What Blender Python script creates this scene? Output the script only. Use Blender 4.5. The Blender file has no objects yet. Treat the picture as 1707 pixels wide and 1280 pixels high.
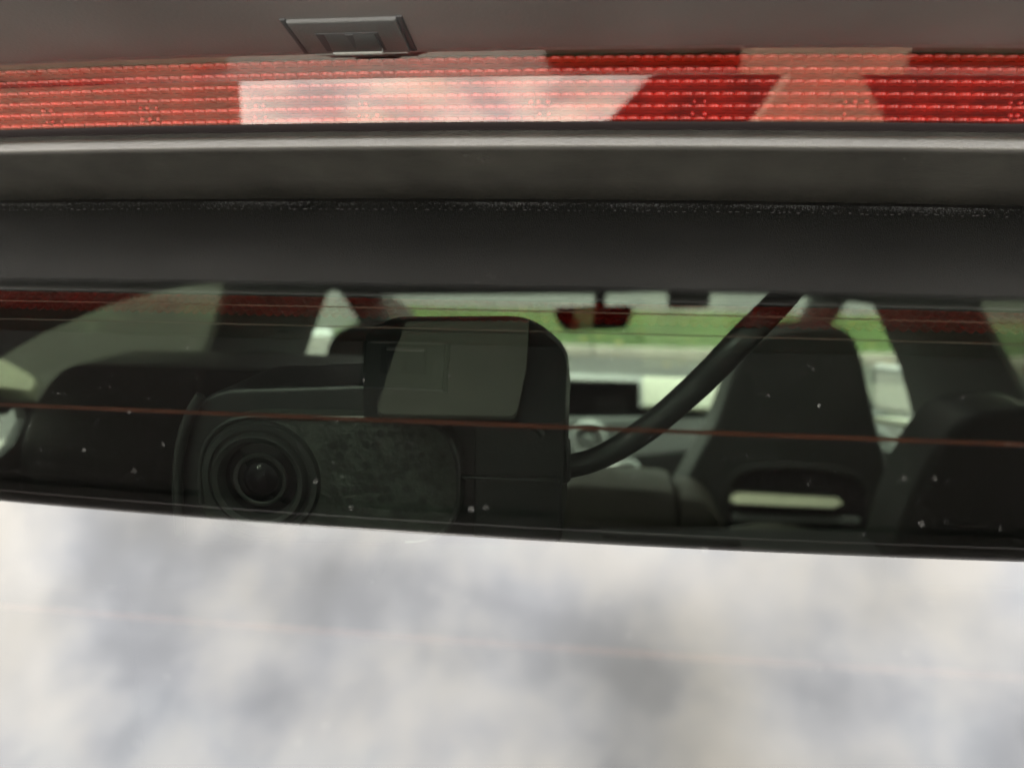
import bpy, bmesh, math, random
from mathutils import Vector, Matrix
R = math.radians
rnd = random.Random(7)
sc = bpy.context.scene
col = sc.collection

# ------------------------------------------------------------------ camera
FPX = 1280.0                     # focal length in photo pixels (photo 1707 x 1280)
HC = 1.45                        # height of the lens above the ground
YAW, PIT, ROLL = R(6.0), R(11.5), R(0.7)
fw = Vector((-math.sin(YAW)*math.cos(PIT), math.cos(YAW)*math.cos(PIT), -math.sin(PIT)))
r0 = Vector((math.cos(YAW), math.sin(YAW), 0.0)); u0 = r0.cross(fw)
rt = r0*math.cos(ROLL) + u0*math.sin(ROLL); up = -r0*math.sin(ROLL) + u0*math.cos(ROLL)
CAM = Vector((0, 0, HC))
cd = bpy.data.cameras.new('camera'); cam = bpy.data.objects.new('camera', cd); col.objects.link(cam)
m3 = Matrix((rt, up, -fw)).transposed()
cam.matrix_world = Matrix.Translation(CAM) @ m3.to_4x4()
cd.sensor_fit = 'HORIZONTAL'; cd.sensor_width = 36.0; cd.lens = 36.0*FPX/1707.0
cd.clip_start = 0.01; cd.clip_end = 3000
cd.dof.use_dof = True; cd.dof.focus_distance = 0.270; cd.dof.aperture_fstop = 8.0
sc.camera = cam

# ------------------------------------------------------------------ sky, sun, exposure
w = bpy.data.worlds.new('World'); sc.world = w; w.use_nodes = True
nt = w.node_tree; nt.nodes.clear()
def N(t, **k):
    n = nt.nodes.new(t)
    for a, b in k.items(): setattr(n, a, b)
    return n
L = lambda a, b: nt.links.new(a, b)
SUN_EL, SUN_ROT = 48.0, 205.0
sky = N('ShaderNodeTexSky', sky_type='NISHITA'); sky.sun_disc = False
sky.sun_elevation = R(SUN_EL); sky.sun_rotation = R(SUN_ROT)
tc = N('ShaderNodeTexCoord'); sep = N('ShaderNodeSeparateXYZ'); L(tc.outputs['Generated'], sep.inputs[0])
zz = N('ShaderNodeMath', operation='MAXIMUM'); L(sep.outputs['Z'], zz.inputs[0]); zz.inputs[1].default_value = 0.0
za = N('ShaderNodeMath', operation='ADD'); L(zz.outputs[0], za.inputs[0]); za.inputs[1].default_value = 0.25
dx = N('ShaderNodeMath', operation='DIVIDE'); L(sep.outputs['X'], dx.inputs[0]); L(za.outputs[0], dx.inputs[1])
dy = N('ShaderNodeMath', operation='DIVIDE'); L(sep.outputs['Y'], dy.inputs[0]); L(za.outputs[0], dy.inputs[1])
cmb = N('ShaderNodeCombineXYZ'); L(dx.outputs[0], cmb.inputs[0]); L(dy.outputs[0], cmb.inputs[1]); cmb.inputs[2].default_value = 3.7
def noise(scale, detail, rough, dist=0.0):
    n = N('ShaderNodeTexNoise'); L(cmb.outputs[0], n.inputs['Vector'])
    n.inputs['Scale'].default_value = scale; n.inputs['Detail'].default_value = detail
    n.inputs['Roughness'].default_value = rough; n.inputs['Distortion'].default_value = dist
    return n
n1 = noise(4.8, 7.0, 0.55, 0.12); n2 = noise(2.1, 4.0, 0.5); n3 = noise(2.3, 6.0, 0.52, 0.3)
def ramp(src, pts):
    r = N('ShaderNodeValToRGB'); L(src, r.inputs[0]); e = r.color_ramp
    while len(e.elements) < len(pts): e.elements.new(0.5)
    for el, (p, c) in zip(e.elements, pts): el.position = p; el.color = (*c, 1)
    e.interpolation = 'B_SPLINE' if len(pts) > 2 else 'EASE'
    return r
# cloud colour: blue-grey undersides to warm white tops
c1 = ramp(n1.outputs['Fac'], [(0.36, (0.55, 0.57, 0.61)), (0.45, (0.74, 0.76, 0.80)), (0.56, (0.95, 0.94, 0.91)), (0.66, (1.05, 1.02, 0.97))])
c2 = ramp(n2.outputs['Fac'], [(0.36, (0.60, 0.575, 0.52)), (0.50, (1.0, 0.98, 0.945)), (0.64, (1.03, 1.025, 1.03))])
mul = N('ShaderNodeMix', data_type='RGBA', blend_type='MULTIPLY'); mul.inputs['Factor'].default_value = 1.0
L(c1.outputs[0], mul.inputs['A']); L(c2.outputs[0], mul.inputs['B'])
mask = ramp(n3.outputs['Fac'], [(0.34, (0.95, 0.95, 0.95)), (0.44, (1, 1, 1))])
SKY = 0.10
gain = N('ShaderNodeMix', data_type='RGBA', blend_type='MULTIPLY'); gain.inputs['Factor'].default_value = 1.0
L(mul.outputs['Result'], gain.inputs['A']); gain.inputs['B'].default_value = (9.7, 9.6, 9.5, 1)
mixs = N('ShaderNodeMix', data_type='RGBA'); L(mask.outputs[0], mixs.inputs['Factor'])
L(sky.outputs[0], mixs.inputs['A']); L(gain.outputs['Result'], mixs.inputs['B'])
bg = N('ShaderNodeBackground'); bg.inputs['Strength'].default_value = SKY; L(mixs.outputs['Result'], bg.inputs['Color'])
wo = N('ShaderNodeOutputWorld'); L(bg.outputs[0], wo.inputs['Surface'])

sd = bpy.data.lights.new('sun', 'SUN'); sd.energy = 0.9; sd.angle = R(14); sd.color = (1.0, 0.95, 0.88)
sun = bpy.data.objects.new('sun', sd); col.objects.link(sun)
sun.rotation_euler = (R(90-SUN_EL), 0, R(180-SUN_ROT)); sun.location = (0, -5, 8)

vs = sc.view_settings; vs.view_transform = 'Standard'; vs.look = 'None'; vs.exposure = 4.05; vs.gamma = 1; vs.use_curve_mapping = False
cy = sc.cycles
cy.use_denoising = True; cy.max_bounces = 10; cy.transparent_max_bounces = 24
cy.glossy_bounces = 5; cy.diffuse_bounces = 5; cy.sample_clamp_indirect = 6.0; cy.blur_glossy = 0.3
cy.caustics_reflective = False; cy.caustics_refractive = False

# ------------------------------------------------------------------ helpers
def ray(px, py): return fw + rt*((px-853.5)/FPX) + up*((640-py)/FPX)
def at(px, py, z): return CAM + ray(px, py)*z
def onX(px, py, X): v = ray(px, py); return CAM + v*((X-CAM.x)/v.x)
def onY(px, py, Y): v = ray(px, py); return CAM + v*((Y-CAM.y)/v.y)
def onZ(px, py, Z): v = ray(px, py); return CAM + v*((Z-CAM.z)/v.z)

def mat(name, base, rough=0.5, spec=0.5, bump=0.0, bscale=400.0, vary=0.0, vscale=6.0, metal=0.0, coat=0.0, sheen=0.0):
    m = bpy.data.materials.new(name); m.use_nodes = True
    t = m.node_tree; b = t.nodes['Principled BSDF']
    b.inputs['Base Color'].default_value = (*base, 1); b.inputs['Roughness'].default_value = rough
    b.inputs['Specular IOR Level'].default_value = spec; b.inputs['Metallic'].default_value = metal
    b.inputs['Coat Weight'].default_value = coat; b.inputs['Sheen Weight'].default_value = sheen
    tcn = t.nodes.new('ShaderNodeTexCoord')
    if vary > 0:
        n = t.nodes.new('ShaderNodeTexNoise'); n.inputs['Scale'].default_value = vscale; n.inputs['Detail'].default_value = 8
        t.links.new(tcn.outputs['Object'], n.inputs['Vector'])
        r = t.nodes.new('ShaderNodeValToRGB')
        r.color_ramp.elements[0].position = 0.3; r.color_ramp.elements[1].position = 0.7
        r.color_ramp.elements[0].color = (*[c*(1-vary) for c in base], 1)
        r.color_ramp.elements[1].color = (*[min(1, c*(1+vary)) for c in base], 1)
        t.links.new(n.outputs['Fac'], r.inputs[0]); t.links.new(r.outputs[0], b.inputs['Base Color'])
        r2 = t.nodes.new('ShaderNodeMapRange'); r2.inputs['To Min'].default_value = max(0.02, rough-0.06); r2.inputs['To Max'].default_value = min(1, rough+0.08)
        t.links.new(n.outputs['Fac'], r2.inputs['Value']); t.links.new(r2.outputs[0], b.inputs['Roughness'])
    if bump > 0:
        n = t.nodes.new('ShaderNodeTexNoise'); n.inputs['Scale'].default_value = bscale; n.inputs['Detail'].default_value = 3
        t.links.new(tcn.outputs['Object'], n.inputs['Vector'])
        bp = t.nodes.new('ShaderNodeBump'); bp.inputs['Strength'].default_value = bump; bp.inputs['Distance'].default_value = 0.001
        t.links.new(n.outputs['Fac'], bp.inputs['Height']); t.links.new(bp.outputs[0], b.inputs['Normal'])
    return m

def glass_mat(name, tint, ior=1.5, refl=1.0, gcol=(1, 1, 1)):
    """outer face of a thin pane: Fresnel mirror over a tinted see-through body"""
    m = bpy.data.materials.new(name); m.use_nodes = True; t = m.node_tree; t.nodes.clear()
    o = t.nodes.new('ShaderNodeOutputMaterial'); tr = t.nodes.new('ShaderNodeBsdfTransparent'); tr.inputs[0].default_value = (*tint, 1)
    if refl <= 0:
        t.links.new(tr.outputs[0], o.inputs[0]); return m
    g = t.nodes.new('ShaderNodeBsdfGlossy'); g.inputs['Roughness'].default_value = 0.0; g.inputs['Color'].default_value = (*gcol, 1)
    fr = t.nodes.new('ShaderNodeFresnel'); fr.inputs['IOR'].default_value = ior
    geo = t.nodes.new('ShaderNodeNewGeometry'); mr = t.nodes.new('ShaderNodeMapRange')   # same mirror strength from both sides of a thin pane
    mr.inputs['To Min'].default_value = ior; mr.inputs['To Max'].default_value = 1.0/ior
    t.links.new(geo.outputs['Backfacing'], mr.inputs['Value']); t.links.new(mr.outputs[0], fr.inputs['IOR'])
    mx = t.nodes.new('ShaderNodeMixShader')
    t.links.new(fr.outputs[0], mx.inputs[0]); t.links.new(tr.outputs[0], mx.inputs[1]); t.links.new(g.outputs[0], mx.inputs[2])
    t.links.new(mx.outputs[0], o.inputs[0]); return m

def link(o, parent=None):
    col.objects.link(o)
    if parent is not None:
        o.parent = parent; o.matrix_parent_inverse = Matrix.Translation(-ABS[parent.name])
    ABS[o.name] = ABS[parent.name].copy() if parent is not None else Vector((0, 0, 0))
    return o
ABS = {}
def thing(name, label, cat, loc=(0, 0, 0), group=None):
    o = bpy.data.objects.new(name, None); col.objects.link(o); o.location = loc; o.empty_display_size = 0.1
    ABS[o.name] = Vector(loc)
    o['label'] = label; o['category'] = cat
    if group: o['group'] = group
    return o
def obj(name, bm, m, parent=None, smooth=True, kind=None, label=None):
    me = bpy.data.meshes.new(name); bmesh.ops.recalc_face_normals(bm, faces=bm.faces[:])
    bm.to_mesh(me); bm.free(); me.materials.append(m)
    for p in me.polygons: p.use_smooth = smooth
    if smooth: 
        try: me.set_sharp_from_angle(angle=R(38))
        except Exception: pass
    o = bpy.data.objects.new(name, me)
    # children of children keep world coordinates: every mesh is written in world space, so only undo a top-level Empty's shift
    col.objects.link(o)
    if parent is not None:
        o.parent = parent
        if parent.type == 'EMPTY': o.matrix_parent_inverse = Matrix.Translation(-Vector(parent.location))
    if kind: o['kind'] = kind
    if label: o['label'] = label
    return o
def pydata(verts, faces):
    bm = bmesh.new(); vv = [bm.verts.new(v) for v in verts]
    for f in faces:
        try: bm.faces.new([vv[i] for i in f])
        except ValueError: pass
    return bm
def rounded(pts, rad, seg=6):
    """round the corners of a 2-D outline (photo pixels); rad may be a number or one per corner"""
    out = []; n = len(pts)
    for i, p in enumerate(pts):
        r_ = rad[i] if isinstance(rad, (list, tuple)) else rad
        p = Vector(p); a = Vector(pts[i-1])-p; b = Vector(pts[(i+1) % n])-p
        t = min(r_, a.length*0.49, b.length*0.49)
        if t < 0.01: out.append(tuple(p)); continue
        p1 = p+a.normalized()*t; p2 = p+b.normalized()*t
        for k in range(seg+1):
            q = k/seg; out.append(tuple(p1*(1-q)**2 + p*2*q*(1-q) + p2*q*q))
    return out
def prism(pts3, vec, bev=0.0, seg=3, both=False):
    """outline in space pushed along vec, with its rims rounded off"""
    bm = bmesh.new(); n = len(pts3)
    a = [bm.verts.new(p) for p in pts3]; b = [bm.verts.new(Vector(p)+vec) for p in pts3]
    f1 = bm.faces.new(a); f2 = bm.faces.new(b[::-1])
    for i in range(n): bm.faces.new((a[i], b[i], b[(i+1) % n], a[(i+1) % n]))
    bmesh.ops.recalc_face_normals(bm, faces=bm.faces[:])
    if bev > 0:
        ed = list(f1.edges) + (list(f2.edges) if both else [])
        bmesh.ops.bevel(bm, geom=ed, offset=bev, segments=seg, profile=0.5, affect='EDGES', clamp_overlap=True)
    return bm
def box(c, s, bev=0.0, seg=2, rot=None):
    bm = bmesh.new(); bmesh.ops.create_cube(bm, size=1.0)
    bmesh.ops.scale(bm, vec=Vector(s), verts=bm.verts)
    if bev > 0: bmesh.ops.bevel(bm, geom=bm.edges[:], offset=bev, segments=seg, profile=0.5, affect='EDGES', clamp_overlap=True)
    if rot is not None: bmesh.ops.rotate(bm, matrix=rot, verts=bm.verts)
    bmesh.ops.translate(bm, vec=Vector(c), verts=bm.verts)
    return bm
def add(bm, other):
    me = bpy.data.meshes.new('tmp'); other.to_mesh(me); other.free(); bm.from_mesh(me); bpy.data.meshes.remove(me); return bm
def tube(pts, rad, seg=12, sub=8):
    """smooth tube through points; rad a number or one per point"""
    P = [Vector(p) for p in pts]; Q = []; RR = []
    rl = rad if isinstance(rad, (list, tuple)) else [rad]*len(P)
    for i in range(len(P)-1):
        p0 = P[max(i-1, 0)]; p1 = P[i]; p2 = P[i+1]; p3 = P[min(i+2, len(P)-1)]
        for k in range(sub):
            t = k/sub
            Q.append(0.5*((2*p1)+(p2-p0)*t+(2*p0-5*p1+4*p2-p3)*t*t+(3*p1-p0-3*p2+p3)*t**3)); RR.append(rl[i]*(1-t)+rl[i+1]*t)
    Q.append(P[-1]); RR.append(rl[-1])
    bm = bmesh.new(); rings = []; ref = Vector((0.3, 0.2, 1)).normalized()
    for i, q in enumerate(Q):
        d = (Q[min(i+1, len(Q)-1)]-Q[max(i-1, 0)]).normalized()
        a = d.cross(ref).normalized(); b = d.cross(a)
        rings.append([bm.verts.new(q+(a*math.cos(2*math.pi*k/seg)+b*math.sin(2*math.pi*k/seg))*RR[i]) for k in range(seg)])
    for i in range(len(rings)-1):
        for k in range(seg): bm.faces.new((rings[i][k], rings[i][(k+1) % seg], rings[i+1][(k+1) % seg], rings[i+1][k]))
    bm.faces.new(rings[0][::-1]); bm.faces.new(rings[-1])
    return bm
def lathe(c, axis, prof, seg=48):
    """profile of (radius, distance along axis) spun about axis through c"""
    axis = Vector(axis).normalized(); a = axis.orthogonal().normalized(); b = axis.cross(a)
    bm = bmesh.new(); rings = []
    for r_, t in prof:
        rings.append([bm.verts.new(Vector(c)+axis*t+(a*math.cos(2*math.pi*k/seg)+b*math.sin(2*math.pi*k/seg))*max(r_, 1e-5)) for k in range(seg)])
    for i in range(len(rings)-1):
        for k in range(seg): bm.faces.new((rings[i][k], rings[i][(k+1) % seg], rings[i+1][(k+1) % seg], rings[i+1][k]))
    return bm
def holed(outer, holes, vec):
    """flat panel with openings, given thickness"""
    bm = bmesh.new(); ed = []
    for loop in [outer]+holes:
        vv = [bm.verts.new(p) for p in loop]
        for i in range(len(vv)): ed.append(bm.edges.new((vv[i], vv[(i+1) % len(vv)])))
    bmesh.ops.triangle_fill(bm, edges=ed, use_beauty=True)
    r_ = bmesh.ops.extrude_face_region(bm, geom=bm.faces[:])
    bmesh.ops.translate(bm, vec=Vector(vec), verts=[v for v in r_['geom'] if isinstance(v, bmesh.types.BMVert)])
    return bm

# sweep of a side profile across the car: everything on the tailgate follows one gentle bow
R_F, R_Z = 3.0, 15.0
def bow(x, y, z): return (x, y + x*x/(2*R_F), z - x*x/(2*R_Z))
def sweep(prof, x0, x1, n, closed=False, fx=None):
    bm = bmesh.new(); rows = []
    for i in range(n+1):
        x = x0+(x1-x0)*i/n
        rows.append([bm.verts.new(bow(x, p[0], HC+p[1])) for p in prof])
    m = len(prof)
    for i in range(n):
        for k in range(m if closed else m-1):
            bm.faces.new((rows[i][k], rows[i][(k+1) % m], rows[i+1][(k+1) % m], rows[i+1][k]))
    if closed:
        bm.faces.new(rows[0][::-1]); bm.faces.new(rows[-1])
    return bm
def arc2(p, c, q, seg=6):
    """quadratic corner between p and q with control point c"""
    return [((1-t)**2*p[0]+2*t*(1-t)*c[0]+t*t*q[0], (1-t)**2*p[1]+2*t*(1-t)*c[1]+t*t*q[1]) for t in [k/seg for k in range(seg+1)]]

# ------------------------------------------------------------------ materials
M = {}
M['plastic'] = mat('satin_black_plastic', (0.048, 0.0465, 0.040), 0.24, 0.75, bump=0.3, bscale=2200, vary=0.2, vscale=25)
M['underside'] = mat('spoiler_underside', (0.125, 0.115, 0.110), 0.34, 0.5, bump=0.08, bscale=900, vary=0.25, vscale=12)
M['recess'] = mat('recess_black', (0.014, 0.010, 0.010), 0.65, 0.3)
M['paint'] = mat('dark_car_paint', (0.02, 0.021, 0.023), 0.25, 0.5, coat=0.6)
M['nozzle'] = mat('grey_nozzle_plastic', (0.062, 0.064, 0.061), 0.4, bump=0.15, bscale=1500)
M['nozzle_mid'] = mat('nozzle_insert_plastic', (0.032, 0.033, 0.031), 0.4)
M['nozzle_dark'] = mat('dark_nozzle_plastic', (0.014, 0.014, 0.014), 0.5)
M['nozzle_edge'] = mat('pale_nozzle_edge', (0.22, 0.225, 0.205), 0.5)  # jet edges paler than the nozzle body
M['red'] = mat('brake_light_red', (0.30, 0.014, 0.007), 0.3, 0.5, vary=0.3, vscale=90)
M['red_dark'] = mat('brake_light_deep_red', (0.10, 0.004, 0.005), 0.4)
M['led'] = mat('brake_light_bulb_red', (0.24, 0.004, 0.002), 0.3)
M['lens'] = glass_mat('brake_light_lens_clear', (1.0, 0.80, 0.78), 1.52, gcol=(1.0, 0.91, 0.80))
M['glass_out'] = glass_mat('rear_glass_outer_face', (0.205, 0.235, 0.205), 1.52)
M['glass_in'] = glass_mat('rear_glass_inner_face', (1, 1, 1), refl=0)
M['pane_dark'] = glass_mat('privacy_glass', (0.20, 0.22, 0.165), 1.45)
M['pane'] = glass_mat('clear_glass', (0.72, 0.80, 0.70), 1.45)
M['pane_added'] = glass_mat('added_roof_glass', (0.20, 0.21, 0.19), 1.45)
M['frit'] = mat('black_ceramic_frit', (0.0034, 0.0034, 0.0032), 0.5, 0.03, bump=0.10, bscale=1500, vary=0.25, vscale=14, coat=1.0)
fm = M['frit'].copy(); fm.name = 'ceramic_band_print_fade'; M['frit_fade'] = fm; ft = fm.node_tree
_at = ft.nodes.new('ShaderNodeAttribute'); _at.attribute_name = 'fade'
_pw = ft.nodes.new('ShaderNodeMath'); _pw.operation = 'POWER'; _pw.inputs[1].default_value = 1.6
ft.links.new(_at.outputs['Fac'], _pw.inputs[0]); ft.links.new(_pw.outputs[0], ft.nodes['Principled BSDF'].inputs['Alpha'])
M['heater'] = mat('heater_wire_brown', (0.075, 0.0165, 0.0085), 0.5, 0.3, vary=0.3, vscale=90)
M['dust'] = mat('pale_dust', (0.26, 0.26, 0.24), 0.9)
M['dirt'] = mat('grey_dirt_film', (0.075, 0.075, 0.072), 0.9)
M['liner'] = mat('dark_headliner', (0.016, 0.016, 0.016), 0.9, bump=0.3, bscale=900)
M['trim'] = mat('interior_trim', (0.011, 0.0115, 0.0115), 0.7, bump=0.2, bscale=1200)
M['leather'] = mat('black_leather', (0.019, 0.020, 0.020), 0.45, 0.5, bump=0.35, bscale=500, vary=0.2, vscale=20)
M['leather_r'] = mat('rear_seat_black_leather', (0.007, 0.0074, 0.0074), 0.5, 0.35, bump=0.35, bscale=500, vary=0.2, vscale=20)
M['leather_b'] = mat('brown_black_leather', (0.062, 0.055, 0.042), 0.5, 0.5, bump=0.35, bscale=500, vary=0.2, vscale=20)
M['cream'] = mat('cream_slot_brightness', (0.78, 0.78, 0.60), 0.4, vary=0.1, vscale=30)
M['cream2'] = mat('pale_dash_panel', (0.46, 0.46, 0.36), 0.45, vary=0.1, vscale=30)
M['dash'] = mat('dash_grey', (0.16, 0.17, 0.17), 0.4, bump=0.2, bscale=900)
M['silver'] = mat('silver_trim', (0.55, 0.57, 0.56), 0.3, metal=0.9)
M['vent'] = mat('bright_vent_ring', (0.72, 0.74, 0.73), 0.35)
M['silver_p'] = mat('silver_paint_trim', (0.46, 0.48, 0.48), 0.35)
M['screen'] = mat('black_screen', (0.006, 0.006, 0.007), 0.15)
M['mirror'] = mat('mirror_silvering', (0.6, 0.6, 0.6), 0.02, metal=1.0)
M['cam'] = mat('dash_cam_plastic', (0.0055, 0.0063, 0.0070), 0.38, 0.5, bump=0.2, bscale=1800, vary=0.15, vscale=40)
M['cam_face'] = mat('dash_cam_speckled_face', (0.027, 0.030, 0.026), 0.5, 0.5, bump=0.5, bscale=500, vary=0.55, vscale=170)
M['cam_ring'] = mat('dash_cam_ring', (0.018, 0.0195, 0.019), 0.35)
M['cam_groove'] = mat('dash_cam_groove', (0.008, 0.008, 0.008), 0.6)
M['cam_glass'] = mat('dash_cam_lens_glass', (0.004, 0.004, 0.005), 0.12, 0.15)
M['patch'] = mat('plain_grey_patch', (0.046, 0.042, 0.036), 0.7, vary=0.12, vscale=60)
M['rubber'] = mat('black_cable_rubber', (0.02, 0.02, 0.021), 0.45, 0.4, bump=0.1, bscale=700)
M['asphalt'] = mat('worn_asphalt', (0.085, 0.084, 0.082), 0.95, 0.12, bump=0.4, bscale=80, vary=0.22, vscale=1.6)
M['grass'] = mat('grass_soil', (0.055, 0.10, 0.022), 0.95, vary=0.4, vscale=2.0)
M['blade'] = mat('grass_blade', (0.09, 0.145, 0.04), 0.7, vary=0.45, vscale=1.2)
M['kerb'] = mat('kerb_concrete', (0.26, 0.235, 0.21), 0.85, vary=0.2, vscale=5)
M['leaf_y'] = mat('fallen_leaf_yellow', (0.42, 0.30, 0.07), 0.7)
M['brick'] = mat('house_render', (0.36, 0.27, 0.21), 0.85, vary=0.2, vscale=3)
M['roof'] = mat('roof_tiles', (0.16, 0.09, 0.07), 0.8, vary=0.25, vscale=4)
M['bark'] = mat('bark', (0.07, 0.055, 0.04), 0.9, bump=0.6, bscale=20)
M['leaf'] = mat('added_hedge_leaf', (0.035, 0.055, 0.02), 0.6, vary=0.4, vscale=1.0)
M['refl_y'] = mat('pale_yellow_reflection', (0.62, 0.60, 0.30), 0.6)
M['refl_r'] = mat('red_reflection', (0.45, 0.06, 0.03), 0.6)

# ================================================================== SETTING
def sheet(name, x0, x1, y0, y1, z, m, parent=None, kind='structure'):
    o = obj(name, pydata([(x0, y0, z), (x1, y0, z), (x1, y1, z), (x0, y1, z)], [(0, 1, 2, 3)]), m, parent, smooth=False)
    if parent is None and kind: o['kind'] = kind
    return o
sheet('road', -900, 900, -900, 900, 0.0, M['asphalt'])
M['bounce_concrete'] = mat('bounce_driveway_concrete', (0.23, 0.222, 0.205), 0.9, bump=0.4, bscale=60, vary=0.2, vscale=1.2)
sheet('bounce_driveway', -9, 9, -16, 4.6, 0.006, M['bounce_concrete'])  # pale ground added around the car to bounce light up to the spoiler
verge = sheet('grass_verge', -3.2, 60, 8.95, 12.6, 0.11, M['grass'])
kb = bmesh.new()
for k in range(60):
    x = -30 + k
    if x > 8 or x < -3: continue
    ks = obj('kerb_stone', box((x+0.5, 8.87, 0.055), (0.985, 0.14, 0.12), 0.012), M['kerb'], verge)
# grass blades on the part of the verge that shows through the windscreen
bm = bmesh.new()
for i in range(9000):
    x = rnd.uniform(-3.2, 5.5); y = rnd.uniform(9.0, 12.55); h = rnd.uniform(0.05, 0.13); a = rnd.uniform(0, 6.28); wd = rnd.uniform(0.008, 0.018)
    dx_, dy_ = math.cos(a)*wd, math.sin(a)*wd; lx, ly = rnd.uniform(-.04, .04), rnd.uniform(-.04, .04)
    v = [bm.verts.new(p) for p in ((x-dx_, y-dy_, .105), (x+dx_, y+dy_, .105), (x+lx, y+ly, .11+h))]; bm.faces.new(v)
o = obj('grass', bm, M['blade'], None, smooth=False, kind='stuff'); o['label'] = 'short green grass on the verge ahead of the car'; o['category'] = 'grass'
bm = bmesh.new()
for i in range(70):
    x = rnd.uniform(-3, 4.5); y = rnd.choice([rnd.uniform(8.3, 9.4), rnd.uniform(9, 12.4)]); z = 0.01 if y < 8.8 else 0.16; s = rnd.uniform(.03, .075); a = rnd.uniform(0, 6.28)
    pts = [(s, 0), (.3*s, .5*s), (-s, .15*s), (-.4*s, -.5*s)]
    v = [bm.verts.new((x+p[0]*math.cos(a)-p[1]*math.sin(a), y+p[0]*math.sin(a)+p[1]*math.cos(a), z+rnd.uniform(0, .02))) for p in pts]; bm.faces.new(v)
o = obj('fallen_leaves', bm, M['leaf_y'], None, smooth=False, kind='stuff'); o['label'] = 'yellow fallen leaves scattered along the road edge'; o['category'] = 'leaves'

# ================================================================== CAR
car = thing('car', 'dark car seen from behind, its raked rear window under a spoiler with red brake light', 'car', (0, 2.0, 0))

# --- rear window: plane 12 cm from the lens, normal 63.7 deg above the horizontal, bowed
TH = R(63.7); GN = Vector((0, -math.cos(TH), math.sin(TH))); GD = 0.12
G0 = CAM - GN*GD                                   # foot of the camera on the glass
def gz(y): return (G0.z-HC) + (y-G0.y)*math.cos(TH)/math.sin(TH)   # height of the glass (rel. camera) at y
JY = 0.2900                                        # where the spoiler trim meets the glass
y_lo, y_hi = -0.30, 0.36
def behind(px, py, depth):
    """point on the sight line that lies depth below the outer face of the glass"""
    v = ray(px, py); return glass_uv(px, py) + v*(depth/abs(v.dot(GN)))
def glass_uv(px, py, off=0.0):
    """point where the sight line meets the bowed outer face, pushed off along the normal"""
    v = ray(px, py); t = -GD/(v.dot(GN))
    for _ in range(12):
        p = CAM+v*t; q = Vector(bow(p.x, p.y, p.z)) - Vector((p.x, p.y, p.z))
        t = (-GD + q.dot(GN))/(v.dot(GN))
    return CAM+v*t+GN*off
prof = [(y_lo+(y_hi-y_lo)*k/24, gz(y_lo+(y_hi-y_lo)*k/24)) for k in range(25)]
gw = obj('rear_window', sweep(prof, -0.56, 0.56, 48), M['glass_out'], car, label='tinted raked rear window reflecting clouds')
# inner face 3.2 mm below, clear
bmx = sweep([(p[0]-GN.y*0.0032, p[1]-GN.z*0.0032) for p in prof], -0.56, 0.56, 48)
obj('inner_face', bmx, M['glass_in'], gw)
# black ceramic band under the top edge of the glass
FY = 0.2362
fy = [FY+(y_hi-FY)*k/10 for k in range(11)]
obj('ceramic_band', sweep([(y+GN.y*0.0002, gz(y)+GN.z*0.0002) for y in fy], -0.56, 0.56, 48), M['frit'], gw)
# the band fades out in fine print below its edge
fade = sweep([(FY-0.0055*k/6+GN.y*0.0002, gz(FY-0.0055*k/6)+GN.z*0.0002) for k in range(7)], -0.56, 0.56, 48)
fo = obj('band_fade', fade, M['frit_fade'], gw)
fa = fo.data.attributes.new('fade', 'FLOAT', 'POINT')
for i in range(len(fo.data.vertices)): fa.data[i].value = 1.0-(i % 7)/6
# heater wires: flat printed lines on the inner face
def wire_at(yw, wd=0.00068):
    bm = bmesh.new(); rows = []
    for i in range(81):
        x = -0.5+1.0*i/80; ww = wd*(0.92+0.16*rnd.random())
        rows.append([bm.verts.new(Vector(bow(x, y, HC+gz(y))) - GN*0.0036) for y in (yw-ww, yw+ww)])
    for i in range(80): bm.faces.new((rows[i][0], rows[i][1], rows[i+1][1], rows[i+1][0]))
    return bm
pw = glass_uv(853, 690); y_w = pw.y - pw.x**2/(2*R_F)
for k in range(0, 9):
    yy = y_w - 0.0548*k
    if yy > y_lo+0.03: obj('heater_wire', wire_at(yy), M['heater'], gw)

M['line_refl'] = mat('pale_mirrored_edge', (0.155, 0.105, 0.095), 0.5, 0.3, vary=0.25, vscale=60)
for py_, wd_ in ((501, 0.00030), (534, 0.00022)):  # pale lines painting the mirrored trim edge and brake light ridge
    pw = glass_uv(853, py_); obj('mirrored_edge_line', wire_at(pw.y-pw.x**2/(2*R_F), wd_), M['line_refl'], gw)

# --- spoiler trim strip that meets the glass (soft rounded rear edge)
te = (0.2580, 0.0268)
trim_prof = [(JY+0.002, gz(JY)+0.0006), (JY-0.012, 0.0163), (0.2660, 0.0222)] + arc2((0.2612, 0.0243), (0.2581, 0.0254), (0.2584, 0.0266), 6) + [(0.25865, 0.0281)] + arc2((0.2588, 0.0287), (0.2593, 0.0297), (0.2610, 0.0300), 4) + [(0.2632, 0.0315), (0.2668, 0.0318), (0.300, 0.034), (0.300, 0.0105)]
obj('trim_strip', sweep(trim_prof, -0.52, 0.52, 64, closed=True), M['plastic'], car, label='satin black strip between the brake light and the glass')
# recess between trim and brake light, with a thin lip
obj('recess_channel', sweep([(0.2668, 0.0303), (0.2640, 0.0308), (0.2634, 0.0314), (0.2648, 0.0320), (0.2640, 0.0328), (0.2626, 0.0334), (0.2622, 0.0340), (0.285, 0.0342), (0.285, 0.0303)], -0.52, 0.52, 48, closed=True), M['recess'], car)

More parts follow.
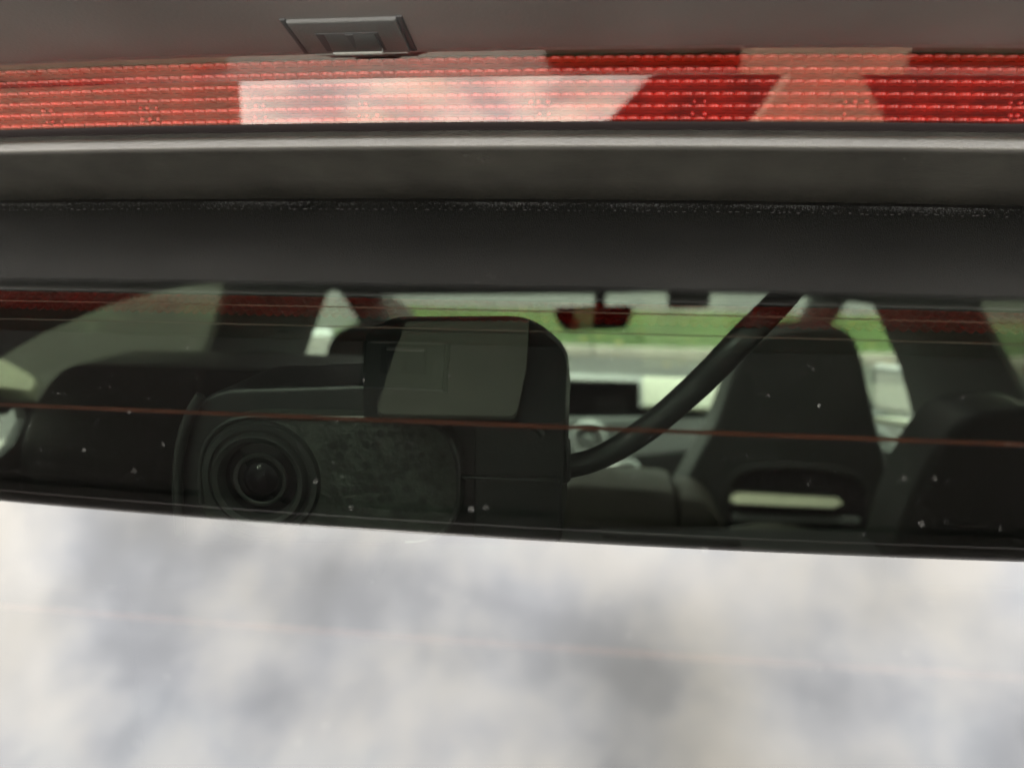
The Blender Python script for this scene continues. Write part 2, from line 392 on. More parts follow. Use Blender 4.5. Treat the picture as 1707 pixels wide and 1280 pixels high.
# --- third brake light: clear red cover with a ridge, optics behind it
LB, LR_, LT = (0.2618, 0.0340), (0.2622, 0.0480), (0.2597, 0.0640)
bl = obj('brake_light', add(sweep([LB, LR_], -0.50, 0.50, 80), sweep([LR_, LT], -0.50, 0.50, 80)), M['lens'], car, label='wide red high-level brake light lens')
# optics: rows of pillow lenses on a stepped reflector
bm = bmesh.new(); rh = 0.00375; pitch = 0.0043; nx = int(0.80/pitch); SX, SZ = 6, 5
for r_ in range(8):
    z0 = 0.0343+rh*r_; grid = []
    for k in range(SZ+1):
        t = k/SZ; z = z0+rh*t; lift = 0.0019*math.sin(math.pi*min(1, t/0.62))**0.7 if t < 0.62 else -0.0022*math.sin(math.pi*(t-0.62)/0.38)
        row = []
        for c in range(nx*SX+1):
            q = (c % SX)/SX; bulge = 0.0015*math.sin(math.pi*q)*(1 if t < 0.62 else 0.2)
            row.append(bm.verts.new(bow(-0.40+c*pitch/SX, 0.2680-lift-bulge, HC+z)))
        grid.append(row)
    for k in range(SZ):
        for c in range(nx*SX): bm.faces.new((grid[k][c], grid[k][c+1], grid[k+1][c+1], grid[k+1][c]))
obj('optic_pillows', bm, M['red'], bl, kind='stuff')
obj('reflector', sweep([(0.2712, 0.0338), (0.2712, 0.0648)], -0.50, 0.50, 40), M['red_dark'], bl)
bm = bmesh.new()
for cx in [-0.232, -0.196, -0.158, -0.118, -0.078, -0.02, 0.03, 0.08, 0.13, 0.17]:
    for dxx in (-0.003, 0.0, 0.0034):
        for zz_ in (0.0366, 0.0404):
            if rnd.random() < 0.15: continue
            b2 = bmesh.new(); bmesh.ops.create_icosphere(b2, subdivisions=2, radius=rnd.uniform(0.0006, 0.0010))
            bmesh.ops.translate(b2, vec=Vector(bow(cx+dxx+rnd.uniform(-.0006, .0006), 0.2646, HC+zz_)), verts=b2.verts); add(bm, b2)
obj('bulbs', bm, M['led'], bl, kind='stuff')

# --- rear spoiler: underside lip over the lens, long underside, thin trailing edge, roof skin above
tr_e = (0.1808, 0.0747)
sp = [(0.300, 0.0560), (0.2548, 0.0556)] + [(0.2542, 0.0551), (0.2520, 0.0555)] + \
     [(0.2520+(tr_e[0]-0.2520)*k/8, 0.0555+(tr_e[1]-0.0555)*k/8) for k in range(1, 8)] + \
     [(tr_e[0]+0.0080, tr_e[1]-0.0022), (tr_e[0]+0.0077, tr_e[1]-0.0038), (tr_e[0]+0.0042, tr_e[1]-0.0031), (tr_e[0]+0.0036, tr_e[1]-0.0018)] + \
     arc2((tr_e[0]+0.0012, tr_e[1]-0.0012), (tr_e[0]-0.0006, tr_e[1]), (tr_e[0]+0.0008, tr_e[1]+0.004), 4) + [(0.210, 0.094), (0.300, 0.118)]
spo = obj('rear_spoiler', sweep(sp, -0.56, 0.56, 64, closed=True), M['underside'], car, label='dark spoiler underside above the brake light')
RP = [(0.300, 0.118, 0.056), (0.6, 0.135, 0.05), (0.72, 0.136, 0.05), (1.2, 0.13, 0.05), (1.62, 0.085, 0.01), (1.7, 0.07, 0.0), (2.0, -0.03, -0.09)]
def roof_piece(i0, i1, x0, x1): return sweep([(p[0], p[1]) for p in RP[i0:i1+1]]+[(p[0], p[2]) for p in RP[i0:i1+1]][::-1], x0, x1, 8, closed=True)
rb = roof_piece(0, 2, -0.60, 0.60); add(rb, roof_piece(4, 6, -0.60, 0.60)); add(rb, roof_piece(2, 4, -0.60, -0.44)); add(rb, roof_piece(2, 4, 0.44, 0.60))
roof = obj('roof', rb, M['liner'], car)
obj('added_roof_pane', sweep([(p[0], p[1]-0.01) for p in RP[2:5]], -0.44, 0.44, 8), M['pane_added'], roof)  # unseen roof opening added to brighten the cabin from above

# --- washer jet let into the underside
def us(y): return 0.0555+(tr_e[1]-0.0555)*(y-0.2520)/(tr_e[0]-0.2520)
XL, XR, YN, YF = -0.0938, -0.0603, 0.2352, 0.2538
def upt(x, y, dz): return Vector(bow(x, y, HC+us(y)+dz))
def uplate(x0, x1, y0, y1, dz0, dz1, bev=0.0004):
    pts = [upt(x0, y0, dz0), upt(x1, y0, dz0), upt(x1, y1, dz0), upt(x0, y1, dz0)]
    return prism(pts, Vector((0, 0, dz1-dz0)), bev)
jet = obj('washer_jet', uplate(XL, XR, YN, YF-0.0005, -0.0012, 0.002, 0.0005), M['nozzle'], spo, label='small grey washer jet beside the brake light')
obj('side_groove', uplate(XL-0.0020, XL, YN-0.0006, YF+0.0003, -0.0006, 0.002), M['nozzle_dark'], jet)
obj('side_groove', uplate(XR, XR+0.0020, YN-0.0006, YF+0.0003, -0.0006, 0.002), M['nozzle_dark'], jet)
obj('jet_recess', uplate(XL+0.0068, XR-0.0072, YN+0.0058, YF-0.0025, -0.00135, 0.001, 0.0), M['nozzle_dark'], jet)
obj('jet_block', prism([upt(XL+0.0094, YN+0.0060, -0.0014), upt(XR-0.0082, YN+0.0060, -0.0014), upt(XR-0.0082, YF-0.0042, -0.0026), upt(XL+0.0094, YF-0.0042, -0.0026)], Vector((0, 0, 0.002)), 0.0003), M['nozzle_mid'], jet)
obj('jet_edge', uplate(XL+0.0094, XR-0.0082, YF-0.0042, YF-0.0028, -0.0030, -0.0012, 0.0003), M['nozzle_edge'], jet)
xm = (XL+XR)/2+0.0006
obj('spray_slot', prism([upt(xm-0.0011, YN+0.0062, -0.00165), upt(xm+0.0011, YN+0.0062, -0.00165), upt(xm+0.0002, YN+0.0125, -0.00245), upt(xm-0.0002, YN+0.0125, -0.00245)], Vector((0, 0, 0.0012)), 0), M['nozzle_dark'], jet)
obj('front_ledge', uplate(XL+0.002, XR-0.001, YF-0.0008, YF+0.0004, -0.0012, 0.0, 0.0002), M['nozzle_edge'], jet)

# --- dirt and dust on glass, trim and lens
def fleck(bm, p, n, s, el=1.0):
    n = n.normalized(); a = Vector((1, 0, 0)); a = (a-n*a.dot(n)).normalized(); b = n.cross(a)
    k = 6; ph = rnd.uniform(0, 6.28)
    top = bm.verts.new(p+n*s*0.6); ring = [bm.verts.new(p+(a*math.cos(ph+6.283*i/k)*el+b*math.sin(ph+6.283*i/k))*s*rnd.uniform(.7, 1.2)) for i in range(k)]
    for i in range(k): bm.faces.new((ring[i], ring[(i+1) % k], top))
bm = bmesh.new()
for px, py, s in [(313, 580, 1.6), (140, 750, 1.7), (224, 785, 1.2), (272, 741, 1.3), (786, 849, 2.2), (605, 634, 1.6), (215, 687, 1.3), (50, 709, 1.2), (66, 750, 1.0), (527, 802, 1.5), (586, 846, 1.5), (810, 846, 1.2), (1366, 676, 1.7), (1280, 659, 1.3), (1356, 616, 1.2), (1175, 916, 2.0), (1508, 797, 1.5), (1558, 797, 1.3), (1604, 663, 1.1), (1536, 873, 1.4), (1680, 740, 1.1), (1040, 552, 1.5), (1020, 600, 1.3), (1048, 727, 1.2), (945, 672, 1.1), (750, 625, 1.3), (362, 600, .9), (166, 646, .9), (97, 656, .8), (249, 664, 1.0)]:
    fleck(bm, glass_uv(px, py), GN, s*0.000075)
for i in range(420):
    px, py = rnd.uniform(-80, 1790), rnd.uniform(350, 900)
    fleck(bm, glass_uv(px, py, 0.0002), GN, rnd.choice([.00002, .00003, .00003, .00004, .00005]))
for i in range(40): fleck(bm, glass_uv(rnd.uniform(0, 1707), rnd.uniform(940, 1280)), GN, rnd.uniform(.00004, .0001))
obj('dust', bm, M['dust'], gw, smooth=False, kind='stuff')
bm = bmesh.new()
for i in range(9000):                                   # grit left in the joint below the trim
    px = rnd.uniform(-60, 1780); t = abs(rnd.gauss(0, 1)); base = glass_uv(px, 0.5*(332+352)).x
    yj = JY-0.0012-min(t, 2.4)*0.0019 + rnd.uniform(-.0003, .0003)
    x = base
    if rnd.random() > 0.12+0.75*abs(math.sin(x*37)+0.6*math.sin(x*91+1)): continue
    p = Vector(bow(x, yj, HC+gz(yj)))+GN*0.0003; fleck(bm, p, GN, rnd.choice([.00003, .00004, .00005, .00009]), rnd.uniform(1, 3))
x = -0.3
while x < 0.3:                                          # dashed dirt line a little lower on the glass
    yj = JY-0.0068+rnd.uniform(-.0004, .0004); fleck(bm, Vector(bow(x, yj, HC+gz(yj)))+GN*0.0003, GN, rnd.uniform(.00006, .00012), rnd.uniform(3, 9)); x += rnd.uniform(.0012, .005)
obj('joint_grit', bm, M['dirt'], gw, smooth=False, kind='stuff')
bm = bmesh.new(); y_ = 0.2615
for k in range(60):                                     # where the sight line meets the face of the strip
    p = onY(1507, 264, y_); yb = p.y-p.x**2/(2*R_F); zf = HC-p.x**2/(2*R_Z)+0.0222+(yb-0.2660)/(JY-0.012-0.2660)*(0.0163-0.0222)
    if p.z >= zf: break
    y_ += 0.0004
fleck(bm, p, Vector((0, -.45, -.9)), .0006)
for i in range(260):
    x = rnd.uniform(-.22, .22); t = rnd.random(); y = 0.2660+t*(JY-0.012-0.2660); z = 0.0222+t*(0.0163-0.0222)
    fleck(bm, Vector(bow(x, y, HC+z-.00002)), Vector((0, -.3, -.95)), rnd.choice([.00003, .00004, .00006]))
obj('dust', bm, M['dust'], car, smooth=False, kind='stuff')

# --- cabin sides: dark panels with window openings
WX = 0.60
def side(sgn, rear_win, front_win, extra, rear_name):
    X = sgn*WX
    outer = [(X, 0.30, HC+0.05), (X, 1.20, HC+0.05), (X, 1.75, HC-0.02), (X, 2.7, HC-0.46), (X, 2.7, 0.25), (X, 0.30, 0.25)]
    holes = []; panes = []
    for nm, loop, m in [('rear_side_window', rear_win, M['pane_dark']), ('front_side_window', front_win, M['pane'])] + ([('quarter_window', extra, M['pane'])] if extra else []):
        pts = [onX(px, py, X) for px, py in loop]; holes.append(pts); panes.append((nm, pts, m))
    obj('side_wall', holed(outer, holes, (sgn*0.012, 0, 0)), M['trim'], car, smooth=False)
    for nm, pts, m in panes:
        q = [Vector(p)+Vector((sgn*0.006, 0, 0)) for p in pts]
        bm = bmesh.new(); bm.faces.new([bm.verts.new(p) for p in q]); obj(nm, bm, m, car, smooth=False)
side(-1, rounded([(-40, 640), (5, 593), (66, 558), (131, 530), (187, 507), (234, 493), (304, 478), (386, 466), (365, 542), (322, 660), (100, 668), (20, 668)], 8, 3),
     rounded([(548, 484), (492, 640), (470, 730), (735, 660), (690, 520), (640, 484)], 6, 3),
     [(-60, 700), (12, 690), (36, 668), (44, 700), (24, 740), (-10, 770), (-60, 775)], 'l')
side(1, rounded([(1618, 500), (1722, 700), (1760, 760), (2100, 760), (2000, 560), (1850, 500)], 10, 3),
     rounded([(1455, 508), (1500, 612), (1528, 716), (1500, 760), (1330, 700), (1335, 520), (1400, 500)], 6, 3), None, 'r')
# pale lit pillar trim at the far left
obj('window_strip', prism([onX(px, py, X) for px, py, X in ((-70, 572, -0.80), (14, 603, -0.80), (61, 631, -0.78), (53, 652, -0.68), (20, 645, -0.66), (-70, 640, -0.66))], Vector((0, 0, -0.02)), 0.002), M['cream'], car, label='pale strip along the rear left window')
# floor and front bulkhead, tailgate below the glass
obj('floor', box((0, 1.4, 0.24), (1.32, 2.6, 0.04)), M['trim'], car, smooth=False)
obj('tailgate', sweep([(y_lo-0.02, gz(y_lo)-0.004), (y_lo-0.05, gz(y_lo)-0.06), (y_lo-0.03, -1.0), (y_lo+0.2, -1.2), (y_lo+0.26, -1.2), (y_lo+0.05, -0.9), (y_lo+0.02, gz(y_lo)-0.02)], -0.66, 0.66, 16, closed=True), M['paint'], car)
for s in (-1, 1):
    q = [(s*0.56, y_lo, HC+gz(y_lo)-.02), (s*0.66, y_lo, HC+gz(y_lo)-.02), (s*0.66, 0.36, HC+gz(0.36)), (s*0.56, 0.36, HC+gz(0.36)), ]
    obj('rear_quarter', prism([Vector((p[0], p[1]+.06, p[2]-.01)) for p in q], Vector((0, 0, -0.9)), 0.01), M['paint'], car)

# --- windscreen and header
ws = [onY(px, py, Y) for px, py, Y in ((640, 470, 2.0), (1372, 478, 2.0), (1500, 700, 2.75), (480, 680, 2.75))]
bm = bmesh.new(); bm.faces.new([bm.verts.new(p) for p in ws]); obj('windscreen', bm, M['pane'], car, smooth=False)
hd = rounded([(560, 380), (560, 494), (1000, 490), (1085, 486), (1290, 490), (1370, 498), (1440, 505), (1440, 380)], 14, 4)
obj('header_trim', prism([onY(px, py, 1.97) for px, py in hd], Vector((0, 0.05, 0)), 0.01), M['liner'], car)
for nm, pl in (('front_pillar', [(1362, 480), (1440, 485), (1520, 720), (1470, 740)]), ('front_pillar', [(640, 470), (590, 470), (470, 700), (520, 720)])):
    a = [onY(pl[0][0], pl[0][1], 2.0), onY(pl[1][0], pl[1][1], 1.95), onY(pl[2][0], pl[2][1], 2.6), onY(pl[3][0], pl[3][1], 2.65)]
    if nm and pl[0][0] > 1000:
        a = [onX(1372, 470, 0.565), onX(1432, 470, 0.60), onX(1330, 640, 0.60), onX(1290, 640, 0.565)]
    else:
        a = [onX(616, 470, -0.565), onX(556, 470, -0.60), onX(658, 640, -0.60), onX(698, 640, -0.565)]
    obj(nm, prism(a, Vector((0, 0.05, 0)), 0.008), M['liner'], car)

# --- interior mirror and sensor box
mir = obj('rear_view_mirror', prism([onY(px, py, 1.95) for px, py in rounded([(921, 511), (1058, 508), (1046, 549), (940, 553), (927, 535)], 12, 5)], Vector((0, 0.03, 0)), 0.006), M['screen'], car)
obj('mirror_glass', prism([onY(px, py, 1.948) for px, py in rounded([(929, 516), (1050, 513), (1040, 545), (943, 548), (934, 533)], 9, 5)], Vector((0, 0.002, 0)), 0), mat('dim_mirror', (0.05, 0.045, 0.045), 0.05, metal=1.0), mir)
obj('mirror_stem', box(onY(1000, 494, 1.98), (0.03, 0.03, 0.07), 0.008), M['screen'], mir)
obj('sensor_box', prism([onY(px, py, 1.93) for px, py in rounded([(1114, 476), (1185, 476), (1183, 513), (1116, 515)], 6, 4)], Vector((0, 0.05, 0)), 0.005), M['trim'], car)

# --- dashboard
db = obj('dashboard', prism([onY(px, py, 2.16) for px, py in rounded([(430, 700), (945, 684), (1080, 684), (1225, 686), (1480, 720), (1560, 800), (1560, 1150), (400, 1150), (400, 760)], 14, 4)], Vector((0, 0.35, 0.03)), 0.02), M['dash'], car)
def slab(name, pts, Y, th, m, par, rad=8, bev=0.004, label=None):
    return obj(name, prism([onY(px, py, Y) for px, py in rounded(pts, rad, 5)], Vector((0, th, 0)), bev), m, par, label=label)
slab('screen', [(935, 633), (1066, 637), (1066, 692), (935, 690)], 2.02, 0.03, M['screen'], db, 5, .004)
obj('dash_top', prism([onY(420, 690, 2.16), onY(1480, 690, 2.16), onY(1420, 640, 2.55), onY(940, 621, 2.62), onY(480, 630, 2.55)], Vector((0, 0, -0.03)), 0.004), M['dash'], db)
obj('cream_panel', prism([onY(px, py, Y) for px, py, Y in ((1072, 675, 2.10), (1218, 680, 2.10), (1223, 632, 2.44), (1072, 627, 2.44))], Vector((0, 0, -0.012)), 0.004), M['cream2'], db, label='pale panel along the dash top')
slab('shadow_gap', [(935, 676), (1210, 680), (1205, 700), (935, 696)], 2.13, 0.03, M['screen'], db, 4, .003)
slab('silver_panel', [(940, 698), (1215, 698), (1190, 748), (1060, 762), (940, 780)], 2.11, 0.04, M['silver_p'], db, 10, .008)
slab('lower_panel', [(930, 775), (1060, 768), (1200, 748), (1260, 900), (930, 900)], 2.09, 0.04, M['trim'], db, 10, .01)
vc = onY(981, 731, 2.09)
vent = obj('air_vent', lathe(vc, (0, -1, 0), [(0.050, -0.03), (0.050, 0.008), (0.047, 0.016), (0.041, 0.016), (0.036, 0.004), (0.030, -0.004), (0.0, -0.004)], 40), M['vent'], db)
for a in range(5):
    ang = 2*math.pi*a/5+0.3
    b2 = box((0, 0, 0.02), (0.005, 0.008, 0.03), 0.001); bmesh.ops.rotate(b2, matrix=Matrix.Rotation(ang, 3, 'Y'), verts=b2.verts); bmesh.ops.translate(b2, vec=vc+Vector((0, -.008, 0)), verts=b2.verts)
    obj('vane', b2, M['screen'], vent)
obj('vent_hub', lathe(vc, (0, -1, 0), [(0.015, -0.004), (0.015, 0.014), (0.011, 0.019), (0.0, 0.019)], 24), M['silver'], vent)
# centre console surround
gs = obj('gear_surround', tube([onY(px, py, 1.85) for px, py in ((965, 800), (985, 790), (1012, 777), (1045, 772), (1060, 780), (1059, 812))], [0.006, 0.009, 0.010, 0.010, 0.010, 0.010], 12), M['silver'], db)
obj('console', box(onY(1010, 850, 1.9), (0.16, 0.25, 0.09), 0.02), M['trim'], db)
obj('shift_knob', prism([onY(px, py, 1.84) for px, py in rounded([(955, 800), (985, 790), (1010, 793), (1012, 805), (960, 812)], 5, 4)], Vector((0, .03, 0)), .004), M['silver_p'], db)

# --- front seats
def front_seat(mirror, label):
    mx = (lambda x: x) if not mirror else (lambda x: 1976-x)
    hp = [(1268, 558), (1310, 546), (1405, 546), (1428, 566), (1440, 610), (1458, 690), (1476, 775), (1500, 900), (1530, 1150), (1080, 1150), (1120, 840), (1160, 770), (1197, 700), (1222, 625), (1240, 585)]
    hp = [(mx(x), y) for x, y in hp]
    bm = prism([onY(px, py, 1.33) for px, py in rounded(hp, 22, 4)], Vector((0, 0.10, 0)), 0.030, 5, True)
    s = obj('front_seat', bm, M['leather'], car, label=label)
    rec = [(1213, 880), (1216, 806), (1250, 778), (1400, 782), (1442, 808), (1446, 880)]
    obj('back_panel_rim', tube([onY(mx(x), y, 1.325) for x, y in ((1206, 870), (1210, 815), (1236, 784), (1290, 776), (1360, 778), (1420, 790), (1448, 822), (1455, 880))], 0.006, 10), M['trim'], s)
    obj('back_recess', prism([onY(mx(px), py, 1.3285) for px, py in rounded(rec, 14, 4)], Vector((0, 0.02, 0)), 0), M['screen'], s)
    obj('bright_slot_bar', prism([onY(mx(px), py, Y) for px, py, Y in ((1219, 826, 1.318), (1230, 820, 1.325), (1396, 829, 1.325), (1407, 838, 1.310), (1392, 846, 1.292), (1228, 839, 1.292), (1219, 834, 1.302))], Vector((0, 0.012, -0.006)), 0.002, 3), M['cream'], s, label='pale bar for the bright slot in the seat back')  # cream bar paints the brightness seen through the seat slot
    obj('bar_shelf', prism([onY(mx(px), py, 1.32) for px, py in rounded([(1222, 856), (1436, 864), (1434, 874), (1222, 868)], 3, 3)], Vector((0, 0.01, 0)), 0.002), M['dash'], s)
    return s
front_seat(False, 'black seat with headrest on the right')
front_seat(True, 'black seat behind the dash cam')

# --- rear seats
def soft(name, pts, Y, th, m, rad, bev, par, label=None):
    return obj(name, prism([onY(px, py, Y) for px, py in rounded(pts, rad, 6)], Vector((0, th, 0)), bev, 5, True), m, par, label=label)
rs = soft('rear_seat', [(-160, 1300), (-150, 960), (300, 940), (900, 922), (1500, 930), (1900, 950), (1900, 1300)], 0.88, 0.10, M['trim'], 40, .03, car)
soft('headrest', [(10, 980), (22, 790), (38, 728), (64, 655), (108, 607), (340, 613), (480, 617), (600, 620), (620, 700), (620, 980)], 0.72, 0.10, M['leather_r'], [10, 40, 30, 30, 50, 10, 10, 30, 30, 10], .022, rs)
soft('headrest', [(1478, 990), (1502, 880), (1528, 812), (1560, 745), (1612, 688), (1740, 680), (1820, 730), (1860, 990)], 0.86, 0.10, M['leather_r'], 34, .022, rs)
soft('headrest', [(905, 960), (918, 845), (945, 806), (1110, 818), (1128, 824), (1131, 960)], 0.98, 0.10, M['leather_b'], 22, .016, rs)
soft('bolster', [(1133, 960), (1131, 826), (1178, 836), (1206, 866), (1222, 960)], 0.985, 0.10, M['leather_b'], 20, .014, rs)
soft('seat_shoulder', [(1215, 980), (1228, 918), (1300, 908), (1400, 925), (1470, 980)], 0.92, 0.08, M['leather_b'], 18, .014, rs)
soft('shelf_edge', [(1005, 888), (1235, 900), (1235, 910), (1005, 900)], 0.9, 0.012, M['leather'], 4, .003, rs)

# --- door mirrors outside the front windows
for s, pts, Y in ((-1, [(486, 560), (555, 552), (560, 600), (540, 622), (486, 618)], 2.15), (1, [(1455, 612), (1512, 620), (1530, 660), (1524, 690), (1452, 688)], 2.0)):
    dm = obj('door_mirror', prism([onY(px, py, Y) for px, py in rounded(pts, 14, 5)], Vector((s*.03, .08, 0)), .015), M['silver_p'] if s < 0 else M['paint'], car)
    obj('mirror_glass', prism([onY(px, py, Y-.004) for px, py in rounded([(0.12*sum(p[0] for p in pts)/len(pts)+.88*x, 0.15*sum(p[1] for p in pts)/len(pts)+.85*y) for x, y in pts], 10, 4)], Vector((0, .003, 0)), 0), M['mirror'], dm)
obj('door_top', prism([onX(px, py, 0.57) for px, py in ((1458, 694), (1526, 708), (1524, 716), (1456, 704))], Vector((.05, 0, 0)), .004), M['cream'], car, label='pale strip along the right front door')

# ================================================================== DASH CAM
dc_base = onY(620, 900, 0.22)
dcam = thing('dash_cam', 'black dash cam with round lens stuck inside the rear window', 'dash cam', tuple(dc_base))
YD = 0.226
def dpt(pts, Y): return [onY(px, py, Y) for px, py in pts]
obj('housing', prism(dpt(rounded([(288, 910), (288, 770), (308, 690), (360, 648), (620, 640), (936, 648), (938, 910)], [20, 60, 50, 40, 10, 14, 20], 8), YD), Vector((0, 0.04, 0)), 0.004, 4), M['cam'], dcam)
obj('end_rim', tube(dpt([(300, 890), (296, 800), (303, 735), (318, 688), (335, 660)], YD-0.002), 0.0017, 10), M['cam_ring'], dcam)
# mount: wedge block whose back leans against the glass
fr_ = rounded([(606, 702), (606, 560), (640, 534), (880, 532), (946, 588), (943, 700), (930, 706)], [14, 20, 24, 40, 30, 10, 10], 8)
bm = bmesh.new(); a = [bm.verts.new(behind(px, py, 0.0078)) for px, py in fr_]
b = [bm.verts.new(v.co+Vector((0, 0.010 + max(0, min(1, (py-590)/90))*max(0, YD+0.006-v.co.y-0.010), 0))) for v, (px, py) in zip(a, fr_)]
n = len(a); bm.faces.new(a); bm.faces.new(b[::-1])
for i in range(n): bm.faces.new((a[i], b[i], b[(i+1) % n], a[(i+1) % n]))
obj('mount', bm, M['cam'], dcam)
obj('body_block', prism(dpt(rounded([(790, 900), (790, 690), (944, 690), (942, 770), (930, 900)], [6, 6, 6, 14, 10], 6), YD-0.004), Vector((0, 0.03, 0)), 0.002), M['cam'], dcam)
obj('mount_ledge', tube(dpt([(632, 694), (700, 697), (800, 700), (860, 703), (895, 716), (905, 726)], 0.2135), 0.0009, 8), M['cam_ring'], dcam)
patch = [behind(px, py, 0.0045) for px, py in rounded([(677, 536), (882, 534), (878, 610), (860, 694), (634, 690), (629, 680), (650, 610)], [4, 4, 6, 12, 12, 6, 6], 4)]  # flat grey patch just behind the glass, over the mount
obj('grey_patch', prism(patch, -GN*0.0012, 0), M['patch'], dcam, smooth=False, label='grey patch against the glass')
obj('front_plate', prism(dpt(rounded([(330, 900), (330, 690), (768, 694), (768, 910)], [90, 100, 100, 90], 14), YD-0.0075), Vector((0, 0.008, 0)), 0.0016, 4), M['cam_face'], dcam)
obj('plate_border', tube(dpt(rounded([(334, 896), (334, 694), (764, 698), (764, 906)], [88, 98, 98, 88], 10)[8:], YD-0.0078), 0.0008, 8, 2), M['cam_ring'], dcam)
lc = onY(437, 797, YD-0.0075); lax = (CAM-lc); lax = Vector((lax.x*0.35, -1, lax.z*0.1)).normalized()
px2m = (lc-CAM).dot(fw)/FPX
lr = obj('lens_ring', lathe(lc, lax, [(101*px2m, -0.004), (101*px2m, 0.001), (97*px2m, 0.0022), (88*px2m, 0.0022), (86*px2m, 0.0010), (82*px2m, 0.0010), (80*px2m, 0.0034), (76*px2m, 0.0042), (68*px2m, 0.0036), (62*px2m, 0.0010), (61*px2m, -0.003)], 64), M['cam_ring'], dcam)
obj('ring_groove', lathe(lc, lax, [(87*px2m, 0.0014), (81*px2m, 0.0014)], 64), M['cam_groove'], lr)
obj('lens', lathe(lc, lax, [(61.5*px2m, 0.0004), (48*px2m, 0.0009), (33*px2m, 0.0013), (17*px2m, 0.0016), (0, 0.0017)], 64), M['cam_glass'], dcam)
obj('inner_ring', lathe(lc, lax, [(46*px2m, 0.0014), (44*px2m, 0.0019), (40*px2m, 0.0019), (38*px2m, 0.0015)], 48), M['cam_groove'], lr)
obj('inner_lens', lathe(lc, lax, [(30*px2m, 0.0015), (24*px2m, 0.0026), (14*px2m, 0.0034), (0, 0.0037)], 48), mat('coated_lens', (0.005, 0.004, 0.006), 0.16, 0.12), lr)
bm = bmesh.new()
for k in range(12):
    for j in range(9):
        px, py = 556+k*17.5+(8.7 if j % 2 else 0)+rnd.uniform(-2, 2), 706+j*18+rnd.uniform(-2, 2)
        if rnd.random() < 0.42 or (px-640)**2/110**2+(py-790)**2/92**2 > 1: continue
        c_ = onY(px, py, YD-0.0079); r_ = rnd.uniform(4, 7.5)*px2m
        bm.faces.new([bm.verts.new(c_+Vector((r_*math.cos(q*1.0472), 0, r_*math.sin(q*1.0472)))) for q in range(6)])
obj('face_perforations', bm, M['cam_groove'], dcam, smooth=False, kind='stuff')
obj('button_groove', box(onY(850, 798, YD-0.0055), (0.030, 0.002, 0.0012), 0.0004), M['cam_ring'], dcam)
# cable from the housing up behind the ceramic band
cb = [onY(880, 788, 0.236), onY(935, 780, 0.236), onY(1000, 762, 0.236), onY(1078, 715, 0.2355), onY(1165, 640, 0.235), onY(1238, 565, 0.2345), behind(1300, 502, 0.012), behind(1350, 440, 0.012), behind(1400, 380, 0.012)]
cable = obj('cable', tube(cb, [0.0038, 0.0038, 0.0038, 0.0041, 0.0043, 0.0044, 0.0045, 0.0046, 0.0046], 16), M['rubber'], dcam, label='thick black cable curving up to the right')
obj('cable_plug', prism(dpt(rounded([(900, 748), (948, 745), (952, 805), (900, 815)], 8, 4), 0.231), Vector((0, .012, 0)), .002), M['rubber'], dcam)

# flat card painting the bright reflection in the interior mirror
af = obj('mirror_reflection', prism([onY(px, py, 1.945) for px, py in rounded([(957, 514), (990, 512), (988, 547), (958, 548)], 3, 3)], Vector((0, -.002, 0)), 0), M['refl_y'], None)
af['label'] = 'pale yellow bright reflection painted on the interior mirror'; af['category'] = 'mirror reflection'
obj('red_reflection_band', prism([onY(px, py, 1.942) for px, py in ((950, 536), (964, 532), (964, 552), (950, 550))], Vector((0, -.002, 0)), 0), M['refl_r'], af)

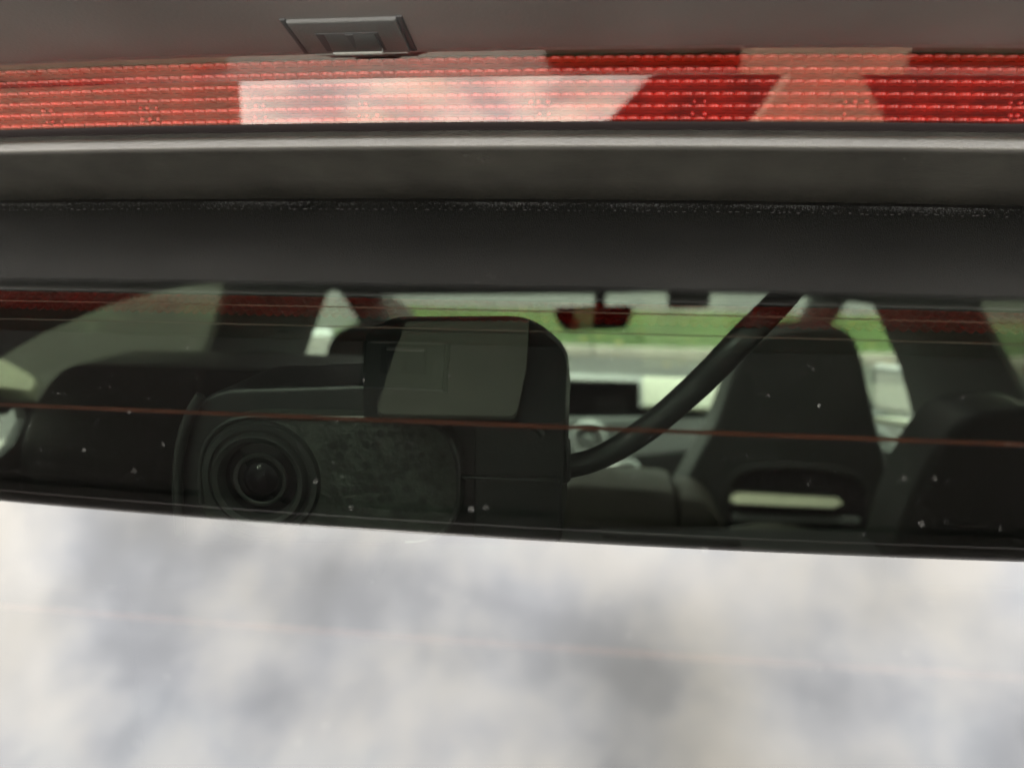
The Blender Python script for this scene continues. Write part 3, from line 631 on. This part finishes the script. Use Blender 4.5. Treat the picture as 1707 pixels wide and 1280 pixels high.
# ================================================================== BEHIND THE CAMERA (seen only mirrored in the brake light)
def house(name, label, x0, x1, y0, y1, hw, hr, m, mroof):
    h = thing(name, label, 'house', ((x0+x1)/2, (y0+y1)/2, 0), 'houses mirrored in the brake light')
    obj('wall', box(((x0+x1)/2, (y0+y1)/2, hw/2), (x1-x0, abs(y1-y0), hw)), m, h, smooth=False)
    xm_ = (x0+x1)/2; v = [(x0-.3, y0, hw), (x1+.3, y0, hw), (x0-.3, y1, hw), (x1+.3, y1, hw), (xm_, y0, hw+hr), (xm_, y1, hw+hr)]
    obj('roof', pydata(v, [(0, 1, 4), (2, 3, 5), (0, 2, 5, 4), (1, 3, 5, 4), (0, 1, 3, 2)]), mroof, h, smooth=False)
    return h
house('house', 'tan rendered house mirrored at the left of the brake light', -24, -7.7, -13.0, -11.5, 6.0, 2.5, M['brick'], M['roof'])

hg = thing('hedge', 'dark clipped hedge added to darken the upper half of the brake light', 'hedge', (8, -12.2, 0))  # unseen hedge added to shape the dark reflection in the lens
bm = box((8.2, -12.2, 0.8), (18.4, 0.7, 1.5), 0.1)
for i in range(7000):
    c = Vector((rnd.uniform(-1, 17.4), -12.2+rnd.choice([-.4, .4, .4, .42])+rnd.gauss(0, .05), rnd.uniform(.1, 1.62))); s_ = rnd.uniform(.04, .09)
    a = Vector((rnd.gauss(0, 1), rnd.gauss(0, 1), rnd.gauss(0, 1))).normalized()*s_; b_ = a.orthogonal().normalized()*s_*.6
    bm.faces.new([bm.verts.new(c+a), bm.verts.new(c+b_), bm.verts.new(c-a), bm.verts.new(c-b_)])
obj('added_hedge_foliage', bm, M['leaf'], hg, smooth=False)
M['tan_stand_in'] = mat('pale_tan_stand_in', (0.46, 0.33, 0.25), 0.85, vary=0.15, vscale=2)
house('house', 'pale tan gabled house added for the warm reflection in the brake light', 2.05, 4.0, -10.2, -9.0, 2.7, 1.7, M['tan_stand_in'], M['tan_stand_in'])  # unseen stand-in for the skin-toned reflection of a person
M['slate'] = mat('added_dark_slate', (0.035, 0.032, 0.032), 0.8, 0.2, vary=0.25, vscale=4)
house('house', 'broad dark slate roofed house added to darken the right of the brake light', -0.3, 10.6, -17.0, -13.0, 3.3, 5.2, M['slate'], M['slate'])  # unseen dark shape added in place of a person's dark reflection
